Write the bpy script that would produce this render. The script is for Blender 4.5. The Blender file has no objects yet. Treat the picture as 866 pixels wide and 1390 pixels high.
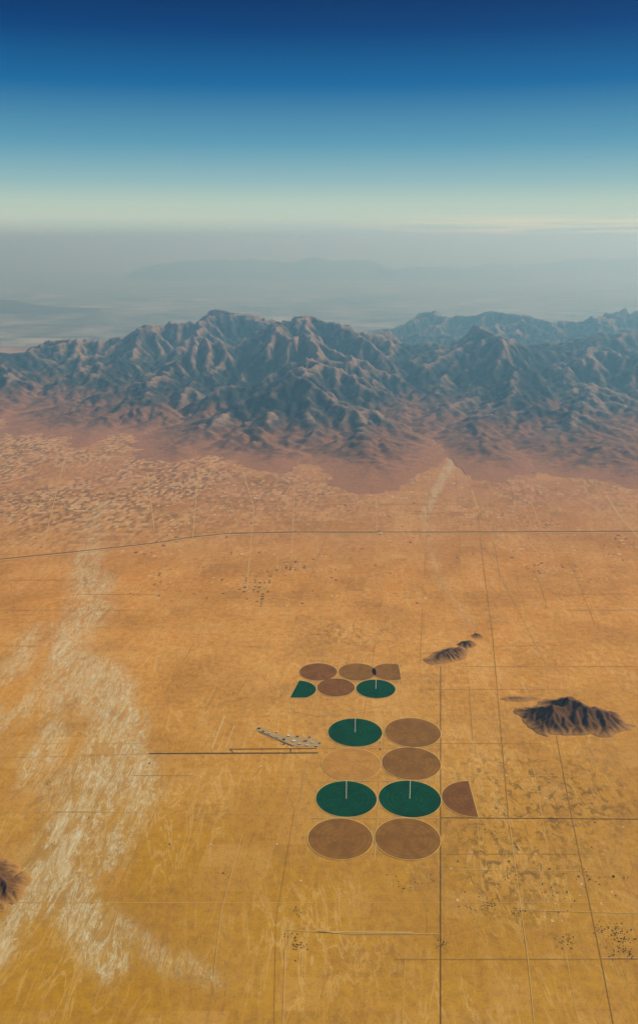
import bpy, math, random, time
import numpy as np
from mathutils import Vector
T0=time.time()
random.seed(7); rng=np.random.default_rng(11)
# ------------------------------------------------------------------ scale: 1 unit = 100 m
H=70.7; TH=math.radians(14.7); F=1238.0; HZ=325.0
cT,sT=math.cos(TH),math.sin(TH)
def gnd(px,py):
    """survey coordinate -> plan position on the desert floor"""
    v=py-650.0; k=H/(cT*(py-HZ))
    return (k*(px-433.0), k*(F*cT-v*sT))
def at(px,py,d):
    """bearing/elevation reading at range d -> x, y, height"""
    v=py-650.0; q=d/(F*cT-v*sT)
    return ((px-433.0)*q, d, H-q*(v*cT+F*sT))
SC=bpy.context.scene
COL=SC.collection
# ------------------------------------------------------------------ noise helpers
def vnoise(x,y,seed=0):
    r=np.random.default_rng(seed); t=r.random((256,256))
    xi=np.floor(x).astype(int); yi=np.floor(y).astype(int)
    fx=x-xi; fy=y-yi; fx=fx*fx*(3-2*fx); fy=fy*fy*(3-2*fy)
    a=t[yi&255,xi&255]; b=t[yi&255,(xi+1)&255]; c=t[(yi+1)&255,xi&255]; d=t[(yi+1)&255,(xi+1)&255]
    return (a*(1-fx)+b*fx)*(1-fy)+(c*(1-fx)+d*fx)*fy
def fbm(x,y,o=5,seed=0):
    s=0;a=1;n=0
    for i in range(o):
        s=s+a*vnoise(x*2**i+i*17.3,y*2**i+i*9.1,seed+i); n+=a; a*=.5
    return s/n
# ------------------------------------------------------------------ node helpers
class M:
    def __init__(s,name,world=False):
        if world: s.m=bpy.data.worlds.new(name)
        else: s.m=bpy.data.materials.new(name)
        s.m.use_nodes=True; s.t=s.m.node_tree; s.t.nodes.clear()
    def n(s,ty,**kw):
        nd=s.t.nodes.new(ty)
        for k,v in kw.items(): setattr(nd,k,v)
        return nd
    def L(s,a,b): s.t.links.new(a,b)
    def put(s,sock,v):
        if isinstance(v,bpy.types.NodeSocket): s.L(v,sock)
        elif isinstance(v,(tuple,list)) and len(v)==3 and sock.type=='RGBA': sock.default_value=(*v,1)
        else: sock.default_value=v
    def math(s,op,a,b=0.0,c=None,clamp=False):
        nd=s.n('ShaderNodeMath',operation=op); nd.use_clamp=clamp
        s.put(nd.inputs[0],a); s.put(nd.inputs[1],b)
        if c is not None: s.put(nd.inputs[2],c)
        return nd.outputs[0]
    def mr(s,v,a,b,c=0.0,d=1.0,smooth=False):
        nd=s.n('ShaderNodeMapRange'); nd.clamp=True
        if smooth: nd.interpolation_type='SMOOTHSTEP'
        for i,q in enumerate((v,a,b,c,d)): s.put(nd.inputs[i],q)
        return nd.outputs[0]
    def mix(s,f,a,b,mode='MIX'):
        nd=s.n('ShaderNodeMix',data_type='RGBA',blend_type=mode)
        s.put(nd.inputs[0],f); s.put(nd.inputs[6],a); s.put(nd.inputs[7],b)
        return nd.outputs[2]
    def noise(s,vec,scale,detail=4,rough=.55,dist=0.0):
        nd=s.n('ShaderNodeTexNoise'); s.L(vec,nd.inputs['Vector'])
        nd.inputs['Scale'].default_value=scale; nd.inputs['Detail'].default_value=detail
        nd.inputs['Roughness'].default_value=rough; nd.inputs['Distortion'].default_value=dist
        return nd.outputs['Fac']
    def mapv(s,vec,scale=(1,1,1),rot=(0,0,0),loc=(0,0,0)):
        nd=s.n('ShaderNodeMapping'); s.L(vec,nd.inputs[0])
        nd.inputs['Scale'].default_value=scale; nd.inputs['Rotation'].default_value=rot; nd.inputs['Location'].default_value=loc
        return nd.outputs[0]
    def pos(s): return s.n('ShaderNodeNewGeometry').outputs['Position']
    def attr(s,name): return s.n('ShaderNodeAttribute',attribute_name=name)
    def out(s,color,rough=.95,bump=None,bs=.5,bd=.1):
        p=s.n('ShaderNodeBsdfDiffuse') if rough>=.9 else s.n('ShaderNodeBsdfPrincipled'); o=s.n('ShaderNodeOutputMaterial')
        if rough>=.9: s.put(p.inputs['Color'],color)
        else:
            s.put(p.inputs['Base Color'],color); p.inputs['Roughness'].default_value=rough
            p.inputs['Specular IOR Level'].default_value=.1
        if bump is not None:
            b=s.n('ShaderNodeBump'); b.inputs['Strength'].default_value=bs; b.inputs['Distance'].default_value=bd
            s.L(bump,b.inputs['Height']); s.L(b.outputs[0],p.inputs['Normal'])
        s.L(p.outputs[0],o.inputs['Surface']); return s.m

def mesh_np(name,verts,faces,mat,smooth=False,parent=None):
    me=bpy.data.meshes.new(name)
    verts=np.asarray(verts,dtype=np.float32); 
    if isinstance(faces,np.ndarray):
        nf,k=faces.shape
        me.vertices.add(len(verts)); me.vertices.foreach_set('co',verts.ravel())
        me.loops.add(nf*k); me.loops.foreach_set('vertex_index',faces.astype(np.int32).ravel())
        me.polygons.add(nf); me.polygons.foreach_set('loop_start',np.arange(0,nf*k,k,dtype=np.int32))
        me.update(calc_edges=True)
    else: me.from_pydata([tuple(map(float,v)) for v in verts],[],faces); me.update()
    if smooth: me.polygons.foreach_set('use_smooth',np.ones(len(me.polygons),dtype=bool))
    if mat: me.materials.append(mat)
    ob=bpy.data.objects.new(name,me); COL.objects.link(ob)
    if parent: ob.parent=parent
    return ob
def gridfaces(ny,nx,keep=None):
    i=np.arange(ny*nx).reshape(ny,nx)
    f=np.stack([i[:-1,:-1],i[:-1,1:],i[1:,1:],i[1:,:-1]],-1)
    if keep is not None: f=f[keep]
    return f.reshape(-1,4)
def setattr_f(ob,name,arr):
    a=ob.data.attributes.new(name,'FLOAT','POINT'); a.data.foreach_set('value',np.asarray(arr,dtype=np.float32).ravel())

# ------------------------------------------------------------------ fluvial landscape evolution
def fluvial(z,U,mask,dx,iters,dt,m=.45,D=.06,Kv=None):
    ny,nx=z.shape; n=ny*nx; ids=np.arange(n); mk=mask.ravel(); U=U.ravel()
    K=np.ones(n) if Kv is None else Kv.ravel()
    offs=[(-1,-1),(-1,0),(-1,1),(0,-1),(0,1),(1,-1),(1,0),(1,1)]
    for it in range(iters):
        zp=np.pad(z,1,constant_values=1e9)
        best=np.zeros((ny,nx)); rec=ids.reshape(ny,nx).copy(); dist=np.full((ny,nx),dx); low=np.full((ny,nx),1e9)
        for (a,b) in offs:
            zn=zp[1+a:1+a+ny,1+b:1+b+nx]; dd=dx*math.hypot(a,b)
            s=(z-zn)/dd; u=s>best
            best[u]=s[u]; rec[u]=(ids.reshape(ny,nx)+a*nx+b)[u]; dist[u]=dd; low=np.minimum(low,zn)
        rec=rec.ravel(); dist=dist.ravel(); rec[~mk]=ids[~mk]
        pit=(rec==ids)&mk
        r=rec.copy(); d=(rec!=ids).astype(np.int32)
        for _ in range(14):
            r2=r[r]
            d=d+d[r]
            if np.array_equal(r2,r): break
            r=r2
        order=np.argsort(d,kind='stable'); ds=d[order]; mx=int(ds[-1]); bd=np.searchsorted(ds,np.arange(mx+2))
        A=np.ones(n)
        for l in range(mx,0,-1):
            q=order[bd[l]:bd[l+1]]
            if len(q): np.add.at(A,rec[q],A[q])
        Fc=K*A**m*dt/dist
        zf=z.ravel().copy(); zf=zf+U*dt*mk
        for l in range(1,mx+1):
            q=order[bd[l]:bd[l+1]]
            if len(q):
                f=Fc[q]; zf[q]=(zf[q]+f*zf[rec[q]])/(1+f)
        zf[pit]=np.maximum(zf[pit],low.ravel()[pit]+1e-3)
        z=zf.reshape(ny,nx)
        if D>0:
            e=np.pad(z,1,mode='edge'); lap=e[:-2,1:-1]+e[2:,1:-1]+e[1:-1,:-2]+e[1:-1,2:]-4*z
            z=z+D*lap
        z=np.where(mask,z,0.0)
    return z,A.reshape(ny,nx)
def up2(a):
    ny,nx=a.shape
    b=np.empty((2*ny-1,nx)); b[::2]=a; b[1::2]=(a[:-1]+a[1:])*.5
    c=np.empty((2*ny-1,2*nx-1)); c[:,::2]=b; c[:,1::2]=(b[:,:-1]+b[:,1:])*.5
    return c

# ------------------------------------------------------------------ mountains
def build_mountains():
    dx=1.3
    xs=np.arange(-320,320.1,dx); ys=np.arange(236,770,dx)
    X,Y=np.meshgrid(xs,ys); ny,nx=X.shape
    def line(pts): 
        p=np.array([at(*q) for q in pts]); o=np.argsort(p[:,0]); return p[o]
    main=line([(-190,494,470),(-60,483,480),(0,475,490),(50,466,495),(100,457,500),(160,447,510),(200,440,515),(240,430,520),(290,421,530),(330,426,540),(370,420,545),(430,416,545),(480,429,545),(530,442,535),(570,452,505),(605,448,490),(640,440,480),(675,449,480),(705,466,470),(740,468,480),(790,458,490),(840,448,495),(880,450,500),(960,440,510),(1080,440,510)])
    back=line([(440,470,650),(490,455,645),(530,440,640),(560,427,640),(600,421,640),(650,422,640),(700,427,640),(750,431,640),(800,419,640),(866,416,640),(950,418,640),(1030,420,640)])
    foot=np.array([gnd(*q) for q in [(-250,570),(-50,580),(50,592),(120,600),(200,612),(300,626),(400,640),(440,656),(500,664),(560,658),(612,626),(640,660),(690,670),(740,652),(790,658),(866,674),(950,670),(1100,656)]])
    foot=foot[np.argsort(foot[:,0])]
    yf=np.interp(X,foot[:,0],foot[:,1])+(fbm(X/18,Y/26,5,5)-.5)*62
    W=fbm(X/70,Y/70,4,31)-.5
    def env(l,Wn,Ws,p,inside=None):
        yc=np.interp(X,l[:,0],l[:,1])+W*34; hc=np.interp(X,l[:,0],l[:,2])
        s=np.where(Y<yc,(yc-Y)/(Wn if inside is None else np.maximum(yc-yf,30)),(Y-yc)/Ws)
        return hc*np.clip(1-s,0,1)**p
    E=np.maximum(env(main,0,95,1.25,1),0)
    eb=env(back,85,95,.9); eb[X<at(440,470,650)[0]]=0
    E=np.maximum(E,eb)
    edge=np.clip((320-np.abs(X))/30,0,1); E=E*edge
    mask=(E>.02)&(Y>yf); mask[0]=mask[-1]=False; mask[:,0]=mask[:,-1]=False
    U=(E/30)**.82*(.1+1.8*fbm(X/46,Y/46,5,71))
    Kv=.35+1.4*fbm(X/20,Y/20,5,91)
    z=E*.10+rng.random(X.shape)*.9*np.clip(E/3,.1,1)+fbm(X/11,Y/11,4,55)*3.0*np.clip(E/8,0,1); z=np.where(mask,z,0)
    z,A=fluvial(z,U,mask,dx,85,1.5,m=.37,D=.04,Kv=Kv)
    # calibrate crest heights
    num=0;den=1e-9
    for l in (main,back):
        for (cx,cy,ch) in l:
            if abs(cx)>300: continue
            w=(np.abs(X-cx)<16)&(np.abs(Y-cy)<34)
            if not w.any(): continue
            mxz=z[w].max()
            if mxz<.3: continue
            g=np.exp(-((X-cx)**2/(2*34**2)+(Y-cy)**2/(2*70**2))); num=num+g*ch/mxz; den=den+g
    r=np.where(den>1e-6,num/np.maximum(den,1e-9),1)
    r=np.clip(r,np.percentile(r,5),np.percentile(r,95))
    print('ratio',r.min(),r.max(),'zmax',z.max(),'t',time.time()-T0)
    z=z*r*1.15
    cm=np.interp(X,main[:,0],main[:,2]); cb=np.interp(X,back[:,0],back[:,2])
    f=np.clip((Y-555)/30,0,1); cap=cm*(1-f)+np.maximum(cb,cm)*f
    cap=cap+(fbm(X/9,Y/9,3,77)-.5)*1.6
    k=1.4; z=np.where(mask,cap-k*np.logaddexp(0,(cap-z)/k),z); z=np.maximum(z,0)
    Z=up2(z); LA=up2(np.log(A)); MK=up2(mask.astype(float))
    x2=np.linspace(xs[0],xs[-1],Z.shape[1]); y2=np.linspace(ys[0],ys[-1],Z.shape[0]); X2,Y2=np.meshgrid(x2,y2)
    e=np.pad(Z,1,mode='edge'); bl=(e[:-2,1:-1]+e[2:,1:-1]+e[1:-1,:-2]+e[1:-1,2:]+4*Z)/8
    amp=np.clip(Z/4,0,1)
    rid=1-2*np.abs(fbm(X2/4.2,Y2/4.2,4,210)-.5)
    Z=bl+amp*((fbm(X2/2.2,Y2/2.2,3,200)-.5)*.9+(rid-.8)*2.4)
    e=np.pad(bl,6,mode='edge'); wide=sum(e[6+a:6+a+Z.shape[0],6+b:6+b+Z.shape[1]] for a in (-6,0,6) for b in (-6,0,6))/9
    CV=np.clip((bl-wide)*.5,-1,1)
    Z=np.where(MK>.5,Z-.03,-1.0)
    V=np.stack([X2,Y2,Z],-1).reshape(-1,3)
    mk=MK>.05; keep=mk[:-1,:-1]|mk[1:,1:]|mk[1:,:-1]|mk[:-1,1:]
    f=gridfaces(*Z.shape,keep=keep)
    used=np.unique(f); remap=np.full(len(V),-1); remap[used]=np.arange(len(used))
    m=M('mountain_rock_and_chaparral'); P=m.pos()
    sep=m.n('ShaderNodeSeparateXYZ'); m.L(P,sep.inputs[0]); zz=sep.outputs[2]
    n1=m.noise(P,.04,4,.6); n2=m.noise(P,.35,4,.65); n3=m.noise(P,1.5,3,.65)
    flow=m.attr('flow').outputs['Fac']; curv=m.attr('ridge').outputs['Fac']
    c=m.mix(m.mr(n2,.4,.65),(.016,.027,.028),(.062,.055,.046))
    rock=m.mix(n3,(.50,.33,.22),(.22,.15,.105))
    rf=m.math('ADD',m.math('ADD',m.math('MULTIPLY',curv,.45),n2),m.math('MULTIPLY',m.math('SUBTRACT',n1,.5),2.4))
    c=m.mix(m.mr(rf,.52,.98,0,.85),c,rock)
    zn=m.math('ADD',zz,m.math('MULTIPLY',m.math('SUBTRACT',n1,.5),10.0))
    low=m.mr(zn,2.2,6.5,1,0,True)
    dry=m.mix(m.mr(n2,.3,.7),(.36,.165,.07),(.12,.065,.038))
    c=m.mix(low,c,dry)
    c=m.mix(m.mr(m.math('ADD',zz,m.math('MULTIPLY',n2,1.2)),.5,2.0,.92,0,True),c,(.43,.195,.08))
    c=m.mix(m.math('MULTIPLY',m.mr(flow,5.4,7.2),m.mr(zz,2,12,.6,.2)),c,(.55,.38,.24))
    c=m.mix(m.mr(n3,.35,.7,.0,.4),c,(.022,.025,.02))
    mat=m.out(c)
    ob=mesh_np('mountain_range',V[used],remap[f],mat,smooth=False)
    setattr_f(ob,'flow',LA.reshape(-1)[used]); setattr_f(ob,'ridge',CV.reshape(-1)[used])
    print('mountain verts',len(used),time.time()-T0)
build_mountains()

# ------------------------------------------------------------------ small buttes
def butte_mat():
    m=M('dark_volcanic_rock'); P=m.pos(); n=m.noise(P,1.2,5,.65); n2=m.noise(P,.3,4,.6)
    sep=m.n('ShaderNodeSeparateXYZ'); m.L(P,sep.inputs[0])
    c=m.mix(n,(.06,.028,.013),(.22,.11,.04)); c=m.mix(m.mr(n2,.45,.6),c,(.13,.062,.024))
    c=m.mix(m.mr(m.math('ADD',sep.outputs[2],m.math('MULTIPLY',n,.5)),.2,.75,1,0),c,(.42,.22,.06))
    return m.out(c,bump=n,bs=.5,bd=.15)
BM=butte_mat()
def butte(px,py,rx,ry,h,seed,rot=0.0,name='rocky_butte'):
    cx,cy=gnd(px,py); N=110; dx=2.6*max(rx,ry)/N
    a=(np.arange(N)-N/2)*dx; X,Y=np.meshgrid(a,a)
    xr=X*math.cos(rot)+Y*math.sin(rot); yr=-X*math.sin(rot)+Y*math.cos(rot)
    R=np.sqrt((xr/rx)**2+(yr/ry)**2)+(fbm(X/rx*1.6+5,Y/rx*1.6+3,4,seed)-.5)*.9
    E=np.clip(1-R,0,1); mask=(E>0); mask[0]=mask[-1]=False; mask[:,0]=mask[:,-1]=False
    z=E*.3+np.random.default_rng(seed).random(X.shape)*.02; z=np.where(mask,z,0)
    z,A=fluvial(z,E**.6*(.5+fbm(X/rx*3,Y/rx*3,3,seed+3)),mask,dx,45,.8*dx,m=.3,D=.05)
    z=z/z.max()*h; z=z+np.clip(z/h*4,0,1)*(fbm(X/dx/5,Y/dx/5,3,seed)-.5)*.12*h
    Z=np.where(mask,z,-.3)
    ob=mesh_np(name,np.stack([X,Y,Z],-1).reshape(-1,3),gridfaces(N,N),BM)
    ob.location=(cx,cy,0)
butte(772,974,8.4,5.6,2.6,21,-.15)
butte(702,948,3.0,1.1,.3,24)  # low dark mound in place of the large butte's shadow tail
butte(608,890,4.6,2.6,1.0,22,.5)
butte(632,875,1.9,1.6,.7,23)
butte(647,863,1.2,1.2,.5,25)
butte(-22,1205,5.2,4.6,1.6,26)

# ------------------------------------------------------------------ desert floor
def axis(lo,hi,step,far,g=1.12,neg=None):
    a=list(np.arange(lo,hi+.01,step)); s=step
    while a[-1]<far: s*=g; a.append(a[-1]+s)
    if neg is not None:
        s=step; b=[lo]
        while b[-1]>neg: s*=g; b.append(b[-1]-s)
        a=b[1:][::-1]+a
    return np.array(a)
gx=axis(-125,125,.8,30000,neg=-30000); gy=axis(60,330,.9,40000,neg=-3000)
GX,GY=np.meshgrid(gx,gy)
WX=GX+(fbm(GX/14,GY/22,4,301)-.5)*11; 
def polymask(pts,warp=True):
    best=np.zeros(GX.shape); X_=WX if warp else GX
    P=[(*gnd(a,b),w) for a,b,w in pts]
    for (x0,y0,w0),(x1,y1,w1) in zip(P[:-1],P[1:]):
        dx,dy=x1-x0,y1-y0
        t=np.clip(((X_-x0)*dx+(GY-y0)*dy)/(dx*dx+dy*dy),0,1)
        d=np.hypot(X_-x0-t*dx,GY-y0-t*dy); w=w0+(w1-w0)*t
        best=np.maximum(best,np.exp(-(d/w)**2))
    return best
wash=.45*polymask([(133,680,2.5),(128,750,4)])
wash=np.maximum(wash,.8*polymask([(128,750,4),(118,830,5),(108,890,5)]))
wash=np.maximum(wash,polymask([(108,890,5),(135,935,5),(150,975,4.6),(122,1040,4.6),(92,1110,4.2),(72,1180,4.0),(115,1240,3.0),(160,1310,2.4)]))
wash=np.maximum(wash,.6*polymask([(100,885,4),(45,950,4),(-20,985,4)]))
wash=np.maximum(wash,.6*polymask([(60,850,3),(20,900,4),(-30,930,4)]))
wash=np.maximum(wash,.9*polymask([(70,1180,3),(30,1250,2.6),(-20,1300,2.4)]))
wash=np.maximum(wash,.7*polymask([(150,980,3),(165,1080,3),(150,1170,2.6)]))
wash=np.maximum(wash,.5*polymask([(140,1230,2),(240,1290,2),(300,1330,1.8)]))
wash=np.maximum(wash,.6*polymask([(100,900,3),(60,1000,3),(40,1060,3)]))
wr=.7*polymask([(626,600,2.6),(612,628,2.2),(592,665,1.6),(576,700,1.4)],False)
wr=np.maximum(wr,.35*polymask([(576,700,1.6),(582,745,1.6),(600,790,1.6),(640,850,1.4)],False))
wash=np.maximum(wash,wr)
scrub=polymask([(700,1060,8),(780,1080,9),(640,1140,6),(660,1200,6),(700,1160,6)])
scrub=np.maximum(scrub,.8*polymask([(450,860,6),(520,860,5)]))
town=np.clip((-12-(GX-.129*GY+30))/30,0,1)*np.clip((GY-196)/30,0,1)
town=np.maximum(town,.7*np.exp(-((GX+15)/34)**2-((GY-260)/45)**2))
town=np.maximum(town,.55*np.clip((GY-205)/40,0,1)*np.clip(fbm(GX/25,GY/25,3,412)*5-2.3,0,1))
town=town*np.clip(fbm(GX/14,GY/20,3,411)*4-1.0,.25,1)
m=M('desert_floor'); P=m.pos(); sp=m.n('ShaderNodeSeparateXYZ'); m.L(P,sp.inputs[0]); PX,PY=sp.outputs[0],sp.outputs[1]
nL=m.noise(P,.012,3,.55); nM=m.noise(P,.07,4,.6,.4); nF=m.noise(P,.9,4,.7); nX=m.noise(P,4.0,2,.7)
near=(.48,.25,.012); mid=(.69,.315,.06); far=(.49,.225,.095)  # near sand is yellower, and darkened in colour to carry lens vignetting
c=m.mix(m.mr(PY,78,160,0,1,True),near,mid)
c=m.mix(m.mr(m.math('ADD',PY,m.math('MULTIPLY',nL,90)),200,310,0,1,True),c,far)
c=m.mix(m.mr(nM,.42,.68,0,.5),c,(.42,.19,.03))
c=m.mix(m.mr(nL,.42,.6,0,.3),c,(.72,.39,.10))
u=m.math('SUBTRACT',PX,m.math('MULTIPLY',PY,.129))
def cell(size,ox,oy,sy=None):
    cu=m.math('FLOOR',m.math('DIVIDE',m.math('ADD',u,ox),size)); cv=m.math('FLOOR',m.math('DIVIDE',m.math('ADD',PY,oy),sy or size))
    cb=m.n('ShaderNodeCombineXYZ'); m.L(cu,cb.inputs[0]); m.L(cv,cb.inputs[1])
    w=m.n('ShaderNodeTexWhiteNoise',noise_dimensions='3D'); m.L(cb.outputs[0],w.inputs['Vector']); return w.outputs['Value']
c1=cell(8.2,1.2,3.0); c2=cell(4.1,1.2,3.0); c3=cell(1.03,1.2,3.0,2.05)
lf=m.mr(nF,.35,.65,.3,1)
c=m.mix(m.math('MULTIPLY',lf,m.mr(c1,.80,.81,0,.2)),c,(.30,.15,.035)); c=m.mix(m.math('MULTIPLY',lf,m.mr(c1,.16,.15,0,.18)),c,(.78,.46,.14))
c=m.mix(m.math('MULTIPLY',lf,m.mr(c2,.91,.92,0,.28)),c,(.74,.43,.13)); c=m.mix(m.math('MULTIPLY',lf,m.mr(c2,.07,.06,0,.28)),c,(.27,.14,.035))
tw=m.attr('town').outputs['Fac']
c=m.mix(m.math('MULTIPLY',tw,m.mr(c3,.66,.68,0,.6)),c,(.17,.10,.055)); c=m.mix(m.math('MULTIPLY',tw,m.mr(c3,.26,.24,0,.55)),c,(.72,.48,.25))
# creosote speckle and rills
c=m.mix(m.mr(nF,.42,.72,0,.55),c,(.28,.13,.022)); c=m.mix(m.mr(nX,.5,.72,0,.4),c,(.20,.105,.02))
vs=m.mapv(P,(1,.28,1),(0,0,.12)); r1=m.noise(vs,.5,5,.6,1.2)
rl=m.mr(m.math('ABSOLUTE',m.math('SUBTRACT',r1,.5)),0,.022,1,0)
c=m.mix(m.math('MULTIPLY',rl,m.mr(nM,.4,.6,0,.5)),c,(.22,.11,.025))
r2=m.noise(m.mapv(P,(1,.2,1),(0,0,-.1),(7,3,0)),.33,5,.62,1.5)
rp=m.mr(m.math('ABSOLUTE',m.math('SUBTRACT',r2,.5)),0,.03,1,0)
c=m.mix(m.math('MULTIPLY',rp,m.mr(nM,.6,.4,0,.4)),c,(.74,.50,.19))
# dark scrub
sc=m.attr('scrub').outputs['Fac']; sN=m.noise(m.mapv(P,(1,.7,1)),.8,5,.7,.8)
c=m.mix(m.math('MULTIPLY',sc,m.mr(sN,.5,.6,0,.7)),c,(.14,.075,.015))
# braided sand wash
wa=m.attr('wash').outputs['Fac']
w1=m.noise(m.mapv(P,(1,.2,1),(0,0,.1)),.62,7,.72,.9); w2=m.noise(m.mapv(P,(1,.3,1)),1.8,5,.75,.5)
br=m.mr(m.math('ABSOLUTE',m.math('SUBTRACT',w1,.5)),0,.03,1,0)
wf=m.math('MULTIPLY',m.mr(wa,.08,.7),m.math('ADD',m.math('MULTIPLY',br,.75),m.math('ADD',m.mr(w2,.48,.68,0,.55),m.mr(w1,.52,.60,0,.55))))
c=m.mix(m.mr(wf,.12,1.0,0,.9),c,(.74,.68,.44))
c=m.mix(m.math('MULTIPLY',wa,.25),c,(.44,.36,.19))
# coastal basin behind the range
nb=m.noise(m.mapv(P,(.7,1,1),(0,0,.3)),.03,6,.7,.8); nb2=m.noise(P,.007,4,.6,.5)
bas=m.mix(m.mr(nb,.42,.62),(.13,.14,.13),(.44,.42,.36)); bas=m.mix(m.mr(nb2,.42,.64,0,.7),bas,(.09,.11,.105))
c=m.mix(m.mr(PY,560,640),c,bas)
gm=m.out(c)
gr=mesh_np('desert_ground',np.stack([GX,GY,np.zeros_like(GX)],-1).reshape(-1,3),gridfaces(*GX.shape),gm)
setattr_f(gr,'wash',wash); setattr_f(gr,'scrub',scrub); setattr_f(gr,'town',town)

# ------------------------------------------------------------------ distant hills beyond the basin
hm=M('hazy_hill_scrub'); hp=hm.pos(); HM=hm.out(hm.mix(hm.noise(hp,.05,5,.6),(.05,.06,.05),(.14,.12,.09)))
def far_hills(pts,d,depth,seed):
    L=np.array([at(a,b,d) for a,b in pts]); xs=np.linspace(L[0,0],L[-1,0],420); t=np.linspace(-1,1,60)
    X,T=np.meshgrid(xs,t); h=np.interp(X,L[:,0],L[:,2]); h=np.maximum(h,0)
    Y=d+T*depth+(fbm(X/200,X*0+3,3,seed)-.5)*depth
    n=fbm(X/75,Y/75,5,seed+2)
    Z=h*np.clip(1-np.abs(T)**1.2,0,1)*(.35+1.1*n)-1.5
    mesh_np('distant_hills',np.stack([X,Y,Z],-1).reshape(-1,3),gridfaces(*X.shape),HM)
far_hills([(180,366),(220,357),(260,349),(300,345),(350,346),(400,350),(430,347),(480,352),(530,354),(580,360),(640,362),(700,370)],1750,110,41)
far_hills([(-300,414),(-100,408),(0,405),(60,412),(140,420),(230,428)],950,60,42)
far_hills([(520,368),(600,361),(700,357),(800,351),(900,348),(1100,346)],1950,150,43)

# ------------------------------------------------------------------ roads
sk=.129
def ribbon(name,lines,mat,z=.03):
    V=[];Fc=[]
    for pts,w in lines:
        P=[Vector(p) for p in pts]; n=len(P); b=len(V)
        for i,p in enumerate(P):
            t=(P[min(i+1,n-1)]-P[max(i-1,0)]).normalized(); q=Vector((-t.y,t.x))*w*.5
            V+= [(p.x+q.x,p.y+q.y,z),(p.x-q.x,p.y-q.y,z)]
        for i in range(n-1): Fc.append((b+2*i,b+2*i+1,b+2*i+3,b+2*i+2))
    return mesh_np(name,V,Fc,mat)
def simple(name,a,b,sc=2.0,rough=.9):
    q=M(name); p=q.pos(); return q.out(q.mix(q.noise(p,sc,3,.6),a,b),rough)
asphalt=simple('worn_asphalt',(.08,.05,.025),(.19,.11,.045))
dirt=simple('graded_dirt',(.70,.46,.17),(.50,.29,.08))
dirtf=simple('faint_track_dirt',(.66,.40,.11),(.46,.24,.045),.5)
dirtd=simple('packed_dark_dirt',(.28,.15,.028),(.46,.23,.045),.6)
def g(*pts): return [gnd(*p) for p in pts]
ribbon('highway',[(g((-120,775),(0,759),(110,748),(210,737),(260,729),(310,724),(400,722),(600,722),(866,721),(1000,721)),.34)],simple('highway_asphalt',(.10,.07,.05),(.2,.13,.08)),.06)
ribbon('highway_shoulder',[(g((-120,777),(0,761),(110,750),(210,739),(260,731),(310,726),(400,724),(600,724),(866,723),(1000,723)),.4)],dirt,.05)
ribbon('paved_road',[(g((598,905),(598,1110),(598,1420)),.08),(g((598,1110),(1000,1113)),.09)],asphalt,.045)
ribbon('farm_road',[(g((752,985),(776,1110),(815,1300),(838,1420)),.085),
   (g((648,690),(655,760),(668,860),(690,1110)),.085),(g((0,1029),(205,1023)),.05),(g((400,1100),(375,1250),(372,1400)),.035)],dirtd,.045)
ribbon('dirt_road',[(g((640,665),(648,690)),.3),(g((822,672),(840,700),(866,730)),.35),(g((655,735),(740,900),(752,985)),.07),
   (g((598,975),(866,973)),.08),(g((330,1130),(300,1240),(290,1330)),.07),(g((430,740),(440,900),(404,1110)),.06),
   (g((388,1262),(480,1268),(598,1268)),.1),(g((388,1262),(384,1400)),.08),(g((690,1110),(716,1300),(728,1420)),.07),
   (g((205,1022),(160,1110),(60,1200)),.07),(g((700,1235),(866,1240)),.08),(g((815,1300),(900,1300)),.08),(g((0,1100),(420,1105)),.05),
   (g((598,1180),(840,1183)),.06),(g((430,1265),(560,1266)),.16),(g((330,640),(345,690),(335,800)),.2),(g((200,640),(210,720)),.22),(g((0,668),(330,655)),.3),(g((0,625),(200,618)),.35),
   (g((0,700),(430,690)),.2),(g((90,615),(60,740)),.2),(g((270,635),(262,730)),.2),(g((400,655),(396,760)),.16),(g((430,684),(866,680)),.2),(g((720,680),(735,720)),.18),(g((510,670),(512,720)),.15)],dirt,.04)
tr=[];td=[]
for i in range(-16,17):
    u0=i*8.2-1.2; y=70.0
    while y<270:
        ln=random.choice([8.2,16.4,24.6]); 
        pr=.6 if i%2==0 else .3
        if y>170: pr+=.2
        if random.random()<pr:
            (tr if random.random()<.5 else td).append(([(u0+sk*y,y),(u0+sk*(y+ln),y+ln)],random.uniform(.03,.06)*(1+y/150)))
        y+=ln
for j in range(0,26):
    y=j*8.2+69.0; x=-140.0
    while x<140:
        ln=random.choice([8.2,16.4,32.8]); pr=(.5 if j%2==0 else .25)+(.15 if y>170 else 0)
        if random.random()<pr: (tr if random.random()<.5 else td).append(([(x,y),(x+ln,y)],random.uniform(.03,.08)*(1+y/130)))
        x+=ln
ribbon('section_line_track',tr,dirtf,.022); ribbon('section_line_track',td,dirtd,.026)

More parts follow.
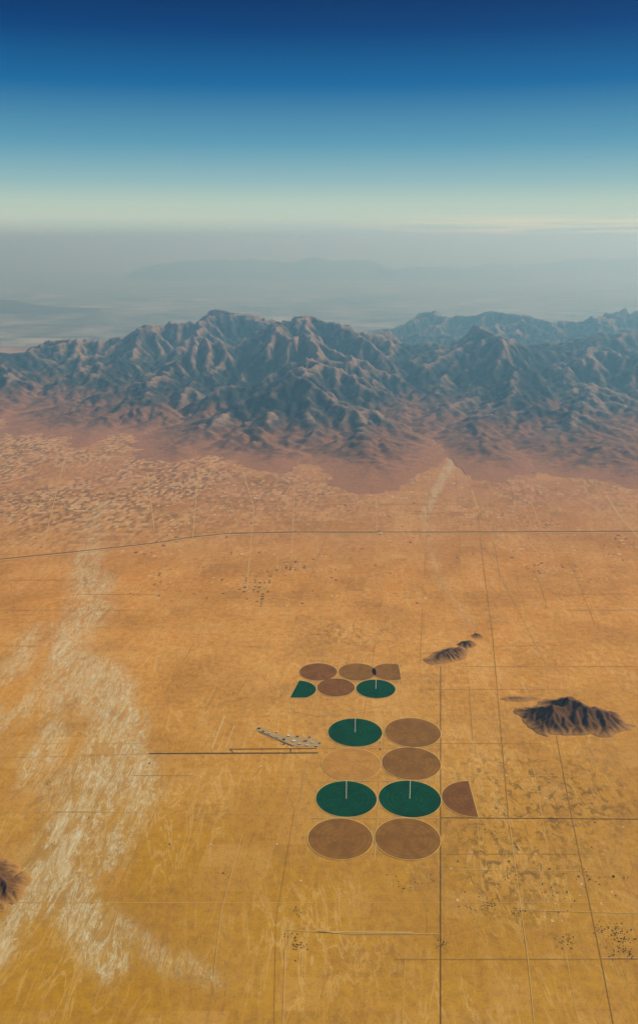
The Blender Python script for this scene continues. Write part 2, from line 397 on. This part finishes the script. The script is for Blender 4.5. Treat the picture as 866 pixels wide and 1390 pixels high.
# ------------------------------------------------------------------ pivot fields
def field_mat(name,a,b,ring,edge):
    q=M(name); oc=q.n('ShaderNodeTexCoord').outputs['Object']; P=q.pos()
    ln=q.n('ShaderNodeVectorMath',operation='LENGTH'); q.L(oc,ln.inputs[0]); r=ln.outputs['Value']
    s=q.math('SINE',q.math('MULTIPLY',r,9.0)); n=q.noise(P,1.4,4,.65); n2=q.noise(P,.35,3,.5)
    c=q.mix(n,a,b); c=q.mix(q.math('MULTIPLY',q.mr(s,.2,1,0,.45),q.mr(n2,.35,.6)),c,ring)
    sp=q.n('ShaderNodeSeparateXYZ'); q.L(oc,sp.inputs[0]); an=q.math('ARCTAN2',sp.outputs[1],sp.outputs[0])
    cb=q.n('ShaderNodeCombineXYZ'); q.L(q.math('MULTIPLY',an,1.6),cb.inputs[0]); q.L(q.math('MULTIPLY',r,.25),cb.inputs[1])
    oi=q.n('ShaderNodeObjectInfo'); q.L(q.math('MULTIPLY',oi.outputs['Random'],20),cb.inputs[2])
    sn=q.noise(cb.outputs[0],1.6,3,.5); c=q.mix(q.mr(sn,.42,.62,0,.6),c,edge)
    return q.out(c,bump=n,bs=.3,bd=.06)
FM={'green':field_mat('irrigated_alfalfa',(.001,.042,.016),(.003,.066,.026),(.014,.11,.038),(.002,.032,.013)),
    'brown':field_mat('fallow_brown_soil',(.17,.065,.012),(.24,.098,.018),(.30,.14,.032),(.13,.05,.010)),
    'olive':field_mat('stubble_soil',(.20,.09,.014),(.28,.128,.022),(.34,.17,.034),(.16,.07,.012)),
    'tan':field_mat('old_field_soil',(.43,.20,.035),(.53,.26,.05),(.62,.34,.09),(.36,.165,.03))}
steel=simple('galvanised_steel',(.5,.48,.42),(.62,.6,.52))
track=simple('field_track_sand',(.56,.36,.10),(.72,.48,.16))
def clipcircle(r,clip,n=120):
    pts=[(r*math.cos(2*math.pi*i/n),r*math.sin(2*math.pi*i/n)) for i in range(n)]
    for (nx,ny,c) in clip:
        o=[]
        for i in range(len(pts)):
            p=pts[i]; q=pts[(i+1)%len(pts)]; dp=nx*p[0]+ny*p[1]-c; dq=nx*q[0]+ny*q[1]-c
            if dp<=0: o.append(p)
            if dp*dq<0: t=dp/(dp-dq); o.append((p[0]+t*(q[0]-p[0]),p[1]+t*(q[1]-p[1])))
        pts=o
    return pts
def field(px,py,w,kind,clip=(),arm=False):
    cx,cy=gnd(px,py); r=w*.5*H/(cT*(py-HZ))
    nm='irrigated_field' if kind=='green' else 'fallow_field'
    e=bpy.data.objects.new(nm,None); COL.objects.link(e); e.location=(cx,cy,0)
    cl=[(a,b,c*r) for a,b,c in clip]
    pts=clipcircle(r,cl); mesh_np('crop_surface',[(x,y,.06) for x,y in pts],[tuple(range(len(pts)))],FM[kind],parent=e)
    o=clipcircle(r+.11,[(a,b,c+.11) for a,b,c in cl]); o2=clipcircle(r+.02,[(a,b,c+.02) for a,b,c in cl])
    if len(o)==len(o2):
        n=len(o); V=[(x,y,.05) for x,y in o]+[(x,y,.05) for x,y in o2]
        mesh_np('perimeter_track',V,[(i,(i+1)%n,n+(i+1)%n,n+i) for i in range(n)],track,parent=e)
    if arm:
        a=math.pi/2-math.atan2(cx,cy) if arm is True else math.radians(arm); ux,uy=math.cos(a),math.sin(a); V=[];Fc=[]
        def box(cx,cy,z0,z1,l,wd):
            b=len(V)
            for zz in (z0,z1):
                for s,t in ((-1,-1),(1,-1),(1,1),(-1,1)):
                    V.append((cx+ux*l*s-uy*wd*t,cy+uy*l*s+ux*wd*t,zz))
            Fc.extend([(b,b+3,b+2,b+1),(b+4,b+5,b+6,b+7),(b,b+1,b+5,b+4),(b+1,b+2,b+6,b+5),(b+2,b+3,b+7,b+6),(b+3,b,b+4,b+7)])
        box(ux*r*.5,uy*r*.5,.10,.13,r*.5,.025)
        k=8
        for i in range(1,k+1): box(ux*r*i/k*.985,uy*r*i/k*.985,.061,.10,.03,.05)
        box(0,0,.061,.16,.06,.06)
        mesh_np('irrigation_pivot_arm',V,Fc,steel,parent=e)
        V2=[(-uy*.04,ux*.04,.075),(uy*.04,-ux*.04,.075),(ux*r+uy*.04,uy*r-ux*.04,.075),(ux*r-uy*.04,uy*r+ux*.04,.075)]
        mesh_np('access_track',V2,[(0,1,2,3)],dirt,parent=e)
field(432,912,51,'brown'); field(485,912,51,'olive')
field(530,912,50,'olive',clip=[(1,0,.5),])
field(403,936,52,'green',clip=[(-.97,.22,.12),(0,-1,.88)])
field(456,933,51,'brown'); field(510,935,53,'green',arm=True)
field(482,994,73,'green',arm=True); field(560,994,75,'olive'); field(477,1037,79,'tan'); field(558,1036,79,'olive')
field(470,1084,82,'green',arm=True); field(556,1084,84,'green',arm=True)
field(641,1084,82,'brown',clip=[(1,0,.02)]); field(462,1138,87,'olive'); field(553,1138,88,'olive')
ribbon('farm_lane',[(g((516,1060),(513,1110),(508,1168)),.1),(g((519,972),(517,1015)),.1),(g((418,1110),(598,1110)),.1),(g((440,1015),(598,1015)),.1),(g((436,1060),(600,1060)),.1),(g((540,898),(542,950)),.1),
  (g((395,950),(398,965),(430,972),(540,955)),.12)],dirt,.045)

# ------------------------------------------------------------------ airfield
ribbon('airfield_runway',[(g((203,1023),(432,1022)),.18)],asphalt,.07)
ribbon('airfield_taxiway',[(g((312,1017),(430,1016)),.14),(g((312,1017),(318,1022)),.1),(g((395,1016),(395,1022)),.12),(g((352,993),(398,1013)),.16)],asphalt,.065)
ribbon('abandoned_runway',[(g((305,972),(288,1016)),.3),(g((318,985),(306,1016)),.18)],dirt,.05)
apron=simple('concrete_apron',(.34,.22,.08),(.48,.32,.14))
ax=[gnd(*p) for p in [(352,986),(382,998),(430,1003),(438,1014),(400,1013),(372,1004),(348,992)]]
mesh_np('airfield_apron',[(x,y,.03) for x,y in ax],[tuple(range(len(ax)))],apron)
white=simple('white_metal_roof',(.55,.57,.57),(.76,.76,.74)); blue=simple('blue_metal_roof',(.08,.16,.25),(.14,.23,.32)); wall=simple('hangar_wall',(.4,.36,.3),(.5,.45,.38)); tin=simple('rusted_tin_roof',(.2,.15,.1),(.32,.25,.18)); dk=simple('hangar_door_dark',(.05,.05,.05),(.08,.08,.08))
def hangar(px,py,l,w,h,ang,roof):
    cx,cy=gnd(px,py); V=[(-l,-w,0),(l,-w,0),(l,w,0),(-l,w,0),(-l,-w,h),(l,-w,h),(l,w,h),(-l,w,h)]
    e=bpy.data.objects.new('aircraft_hangar',None); COL.objects.link(e); e.location=(cx,cy,.03); e.rotation_euler=(0,0,ang)
    V2=V+[(-l,0,h*1.45),(l,0,h*1.45)]
    mesh_np('walls',V2,[(0,1,5,4),(2,3,7,6),(1,2,6,9,5),(3,0,4,8,7)],wall,parent=e)
    o=.03; R=[(-l-o,-w-o,h-.005),(l+o,-w-o,h-.005),(l+o,0,h*1.5+.01),(-l-o,0,h*1.5+.01),(-l-o,w+o,h-.005),(l+o,w+o,h-.005)]
    mesh_np('roof',R,[(0,1,2,3),(3,2,5,4)],roof,parent=e)
    mesh_np('door',[(l*.7,-w-.004,0),(-l*.7,-w-.004,0),(-l*.7,-w-.004,h*.8),(l*.7,-w-.004,h*.8)],[(0,1,2,3)],dk,parent=e)  # near-black door panel set just outside the long wall
A=[(352,989,.2,.08,-.5),(358,993,.15,.08,-.5),(366,996,.22,.08,-.5),(377,1001,.14,.08,-.5),(386,1004,.2,.08,-.5),(392,999,.2,.14,-.2),(399,1006,.24,.16,0),(404,1000,.14,.1,0),(407,1010,.2,.1,0),(415,1006,.2,.11,0),(417,1012,.25,.09,0),(424,1008,.15,.1,0),(430,1013,.14,.08,0),(434,1009,.15,.08,0),(376,994,.1,.08,.2),(420,1001,.12,.1,0),(386,1010,.12,.08,0)]
for i,(a,b,l,w,an) in enumerate(A): hangar(a,b,l*random.uniform(.8,1.2),w*random.uniform(.9,1.2),random.uniform(.07,.12),an+random.uniform(-.15,.15),random.choice([white,white,blue,tin,white]))

# ------------------------------------------------------------------ town lots & houses (one mass each)
def lots(name,items,mat,z=.034):
    V=[];Fc=[]
    for (x,y,w,d) in items:
        b=len(V); V+=[(x-w+sk*-d,y-d,z),(x+w+sk*-d,y-d,z),(x+w+sk*d,y+d,z),(x-w+sk*d,y+d,z)]; Fc.append((b,b+1,b+2,b+3))
    return mesh_np(name,V,np.array(Fc),mat)
def houses(name,items,mat):
    V=[];Fc=[]
    for (x,y,w,d,h) in items:
        b=len(V); 
        V+=[(x-w,y-d,0),(x+w,y-d,0),(x+w,y+d,0),(x-w,y+d,0),(x-w,y-d,h),(x+w,y-d,h),(x+w,y+d,h),(x-w,y+d,h),(x-w,y,h*1.4),(x+w,y,h*1.4)]
        Fc+=[(b,b+1,b+5,b+4),(b+1,b+2,b+6,b+5),(b+2,b+3,b+7,b+6),(b+3,b,b+4,b+7),(b+4,b+5,b+9,b+8),(b+8,b+9,b+6,b+7)]
    return mesh_np(name,V,np.array([f for f in Fc]),mat)
pale=[];dark=[];hs=[]
cells=[]
for yy in np.arange(198,372,1.25):
    for xx in np.arange(-190,150,1.25): cells.append((xx,yy))
CA=np.array(cells); dn=fbm(CA[:,0]/16,CA[:,1]/22,3,77); rr=rng.random(len(CA))
left=np.clip((-18-CA[:,0])/25,0,1)*np.clip((CA[:,1]-200)/25,0,1); pr=np.clip((dn-.40)*2.6,0,1)*(.09+.5*left)
mid_=np.exp(-((CA[:,0]+20)/34)**2-((CA[:,1]-260)/45)**2)*.4; pr=np.maximum(pr,np.clip((dn-.40)*3,0,1)*mid_)
sel=rr<pr
for (x,y) in CA[sel]:
    x+=sk*y-30+random.uniform(-.1,.1); q=random.random()
    it=(x,y,random.uniform(.12,.5),random.uniform(.2,.55))
    if q<.42: pale.append(it)
    elif q<.85: dark.append(it)
    if q>.4: hs.append((x+.1,y,random.uniform(.08,.16),random.uniform(.06,.12),.06))
for cx,cy,n,sx,sy in [(345,800,80,3.5,9),(395,768,30,3,3),(250,790,30,10,12),(755,775,38,6,5),(740,712,34,7,4),(700,700,50,14,10),(820,740,26,10,10),(300,990,14,20,20),(700,1200,16,8,6),(800,1250,14,6,5),(500,700,60,25,20),(450,790,30,20,14),(800,850,24,16,14),(180,880,20,16,20),(330,900,16,14,14),(720,1060,16,14,12),(250,1110,12,16,14),(780,1150,16,8,8)]:
    gx0,gy0=gnd(cx,cy); ns=.5 if cy>840 else 1
    for i in range(n):
        x=gx0+round(random.uniform(-sx,sx)/1.0)*1.0; y=gy0+round(random.uniform(-sy,sy)/1.3)*1.3
        (pale if random.random()<.45 else dark).append((x,y,ns*random.uniform(.1,.32),ns*random.uniform(.12,.4))); hs.append((x+.1,y+.05,.08*ns,.06*ns,.05))
lots('bare_lots',pale,simple('cleared_sand',(.62,.40,.16),(.74,.52,.25)))
lots('planted_lots',dark,simple('scrubby_yard',(.10,.07,.03),(.20,.12,.045)),.031)
houses('distant_houses',hs,simple('house_roofs',(.18,.15,.12),(.6,.55,.48),3.0))
V=[];Fc=[]
def bush(x,y,s):
    b=len(V); k=7
    V.append((x,y,s*.9))
    for j,(rad,z) in enumerate(((.7,.65),(1,.2))):
        for i in range(k):
            a=2*math.pi*i/k+j*.3; q=s*rad*random.uniform(.65,1.25); V.append((x+q*math.cos(a),y+q*math.sin(a),s*z*random.uniform(.7,1.2)))
    for i in range(k):
        Fc.append((b,b+1+i,b+1+(i+1)%k)); Fc.append((b+1+i,b+1+k+i,b+1+k+(i+1)%k,b+1+(i+1)%k))
for cx,cy,n,sp_ in [(838,1268,80,1.8),(846,1290,60,1.6),(820,1262,30,1.3),(766,1276,34,1.3),(664,1227,40,1.1),(700,1238,26,1.0),(405,1283,30,1.0),(600,1283,20,.8),(745,1180,20,1.5),(458,920,4,.3),(516,1017,8,.35),(517,1008,5,.3),(72,1150,8,.6),(68,1063,12,.6),(800,1190,20,1.6),(690,1190,20,1.4),(395,1270,16,.8),(760,1215,18,2),(98,803,30,1.2),(210,900,12,2),(640,1235,20,1.5),(848,1190,14,.7),(580,1188,20,1.6),(545,1198,20,1.6),(405,1235,20,.8)]:
    x0,y0=gnd(cx,cy)
    for i in range(n): bush(x0+random.gauss(0,sp_*.5),y0+random.gauss(0,sp_*.5),random.uniform(.025,.085))
mesh_np('desert_bushes',V,Fc,simple('juniper_foliage',(.035,.045,.02),(.07,.075,.03)))

# ------------------------------------------------------------------ sun, sky, haze
AZ=math.radians(62); EL=math.radians(37)
sd=Vector((math.sin(AZ)*math.cos(EL),math.cos(AZ)*math.cos(EL),math.sin(EL)))
ld=bpy.data.lights.new('sun','SUN'); ld.energy=5.0; ld.angle=math.radians(.5); ld.color=(1,.94,.82)
lo=bpy.data.objects.new('sun',ld); COL.objects.link(lo); lo.rotation_euler=sd.to_track_quat('Z','Y').to_euler(); lo.location=(300,200,300)
w=M('World',world=True); SC.world=w.m
sky=w.n('ShaderNodeTexSky',sky_type='NISHITA'); sky.sun_disc=False; sky.sun_elevation=EL; sky.sun_rotation=AZ; sky.altitude=7000; sky.air_density=1; sky.dust_density=1.0
tc=w.n('ShaderNodeTexCoord').outputs['Generated']; sp=w.n('ShaderNodeSeparateXYZ'); w.L(tc,sp.inputs[0])
ra=w.n('ShaderNodeValToRGB'); w.L(w.mr(sp.outputs[2],0,.25),ra.inputs[0]); cr=ra.color_ramp
stops=[(0,(.34,.47,.47)),(.035,(.41,.53,.49)),(.09,(.51,.61,.51)),(.15,(.46,.59,.50)),(.24,(.28,.48,.50)),(.38,(.11,.33,.46)),(.60,(.008,.14,.34)),(.80,(.0,.05,.19)),(1,(.0,.018,.09))]
cr.elements[0].position=0; cr.elements[1].position=1
for i,(p,c) in enumerate(stops):
    if 0<i<len(stops)-1: cr.elements.new(p)
for el,(p,c) in zip(sorted(cr.elements,key=lambda e:e.position),stops): el.color=(*c,1)
ramp=w.mix(1.0,ra.outputs[0],(10,10,10),'MULTIPLY')
cn=w.noise(w.mapv(tc,(4,4,150)),1.6,5,.6,.3)
cl=w.math('MULTIPLY',w.math('MULTIPLY',w.mr(cn,.40,.60),w.mr(sp.outputs[0],.02,.2)),w.math('MULTIPLY',w.mr(sp.outputs[2],.002,.008),w.mr(sp.outputs[2],.016,.026,1,0)))
ramp=w.mix(w.math('MULTIPLY',cl,.8),ramp,(7.6,7.2,4.9))
final=w.mix(w.mr(sp.outputs[2],.25,.6,.96,.5),sky.outputs[0],ramp)
bg=w.n('ShaderNodeBackground'); bg.inputs['Strength'].default_value=.1; w.L(final,bg.inputs[0])
wo=w.n('ShaderNodeOutputWorld'); w.L(bg.outputs[0],wo.inputs['Surface'])
def haze(name,col,dens,ab,y0,y1,ztop,an=.25):
    hz=M(name+'_air'); vs=hz.n('ShaderNodeVolumeScatter'); vs.inputs['Color'].default_value=(*col,1); vs.inputs['Density'].default_value=dens; vs.inputs['Anisotropy'].default_value=an
    oo=hz.n('ShaderNodeOutputMaterial')
    if ab>0:
        va=hz.n('ShaderNodeVolumeAbsorption'); va.inputs['Color'].default_value=(.0,.9,1,1); va.inputs['Density'].default_value=ab
        ad=hz.n('ShaderNodeAddShader'); hz.L(vs.outputs[0],ad.inputs[0]); hz.L(va.outputs[0],ad.inputs[1]); hz.L(ad.outputs[0],oo.inputs['Volume'])
    else: hz.L(vs.outputs[0],oo.inputs['Volume'])
    B=25000; V=[(x,y,z) for z in (-3,ztop) for x,y in ((-B,y0),(B,y0),(B,y1),(-B,y1))]
    mesh_np(name,V,[(0,3,2,1),(4,5,6,7),(0,1,5,4),(1,2,6,5),(2,3,7,6),(3,0,4,7)],hz.m)
haze('thin_air_haze',(.32,.66,1),.00072,0,-2500,190,78)
haze('mountain_haze',(.27,.66,1),.00205,.00012,190.1,600,78)
haze('basin_haze',(.50,.86,1),.0021,.00026,600.1,34000,78)

# ------------------------------------------------------------------ camera
cd=bpy.data.cameras.new('camera'); cam=bpy.data.objects.new('camera',cd); COL.objects.link(cam); SC.camera=cam
cam.location=(0,0,H); cam.rotation_euler=(math.radians(90)-TH,0,0)
cd.sensor_fit='VERTICAL'; cd.sensor_height=36; cd.sensor_width=36; cd.lens=F/1390*36; cd.shift_y=-45/1390
cd.clip_start=.5; cd.clip_end=80000
SC.view_settings.view_transform='Standard'; SC.view_settings.look='None'; SC.view_settings.exposure=0
print('done',time.time()-T0)
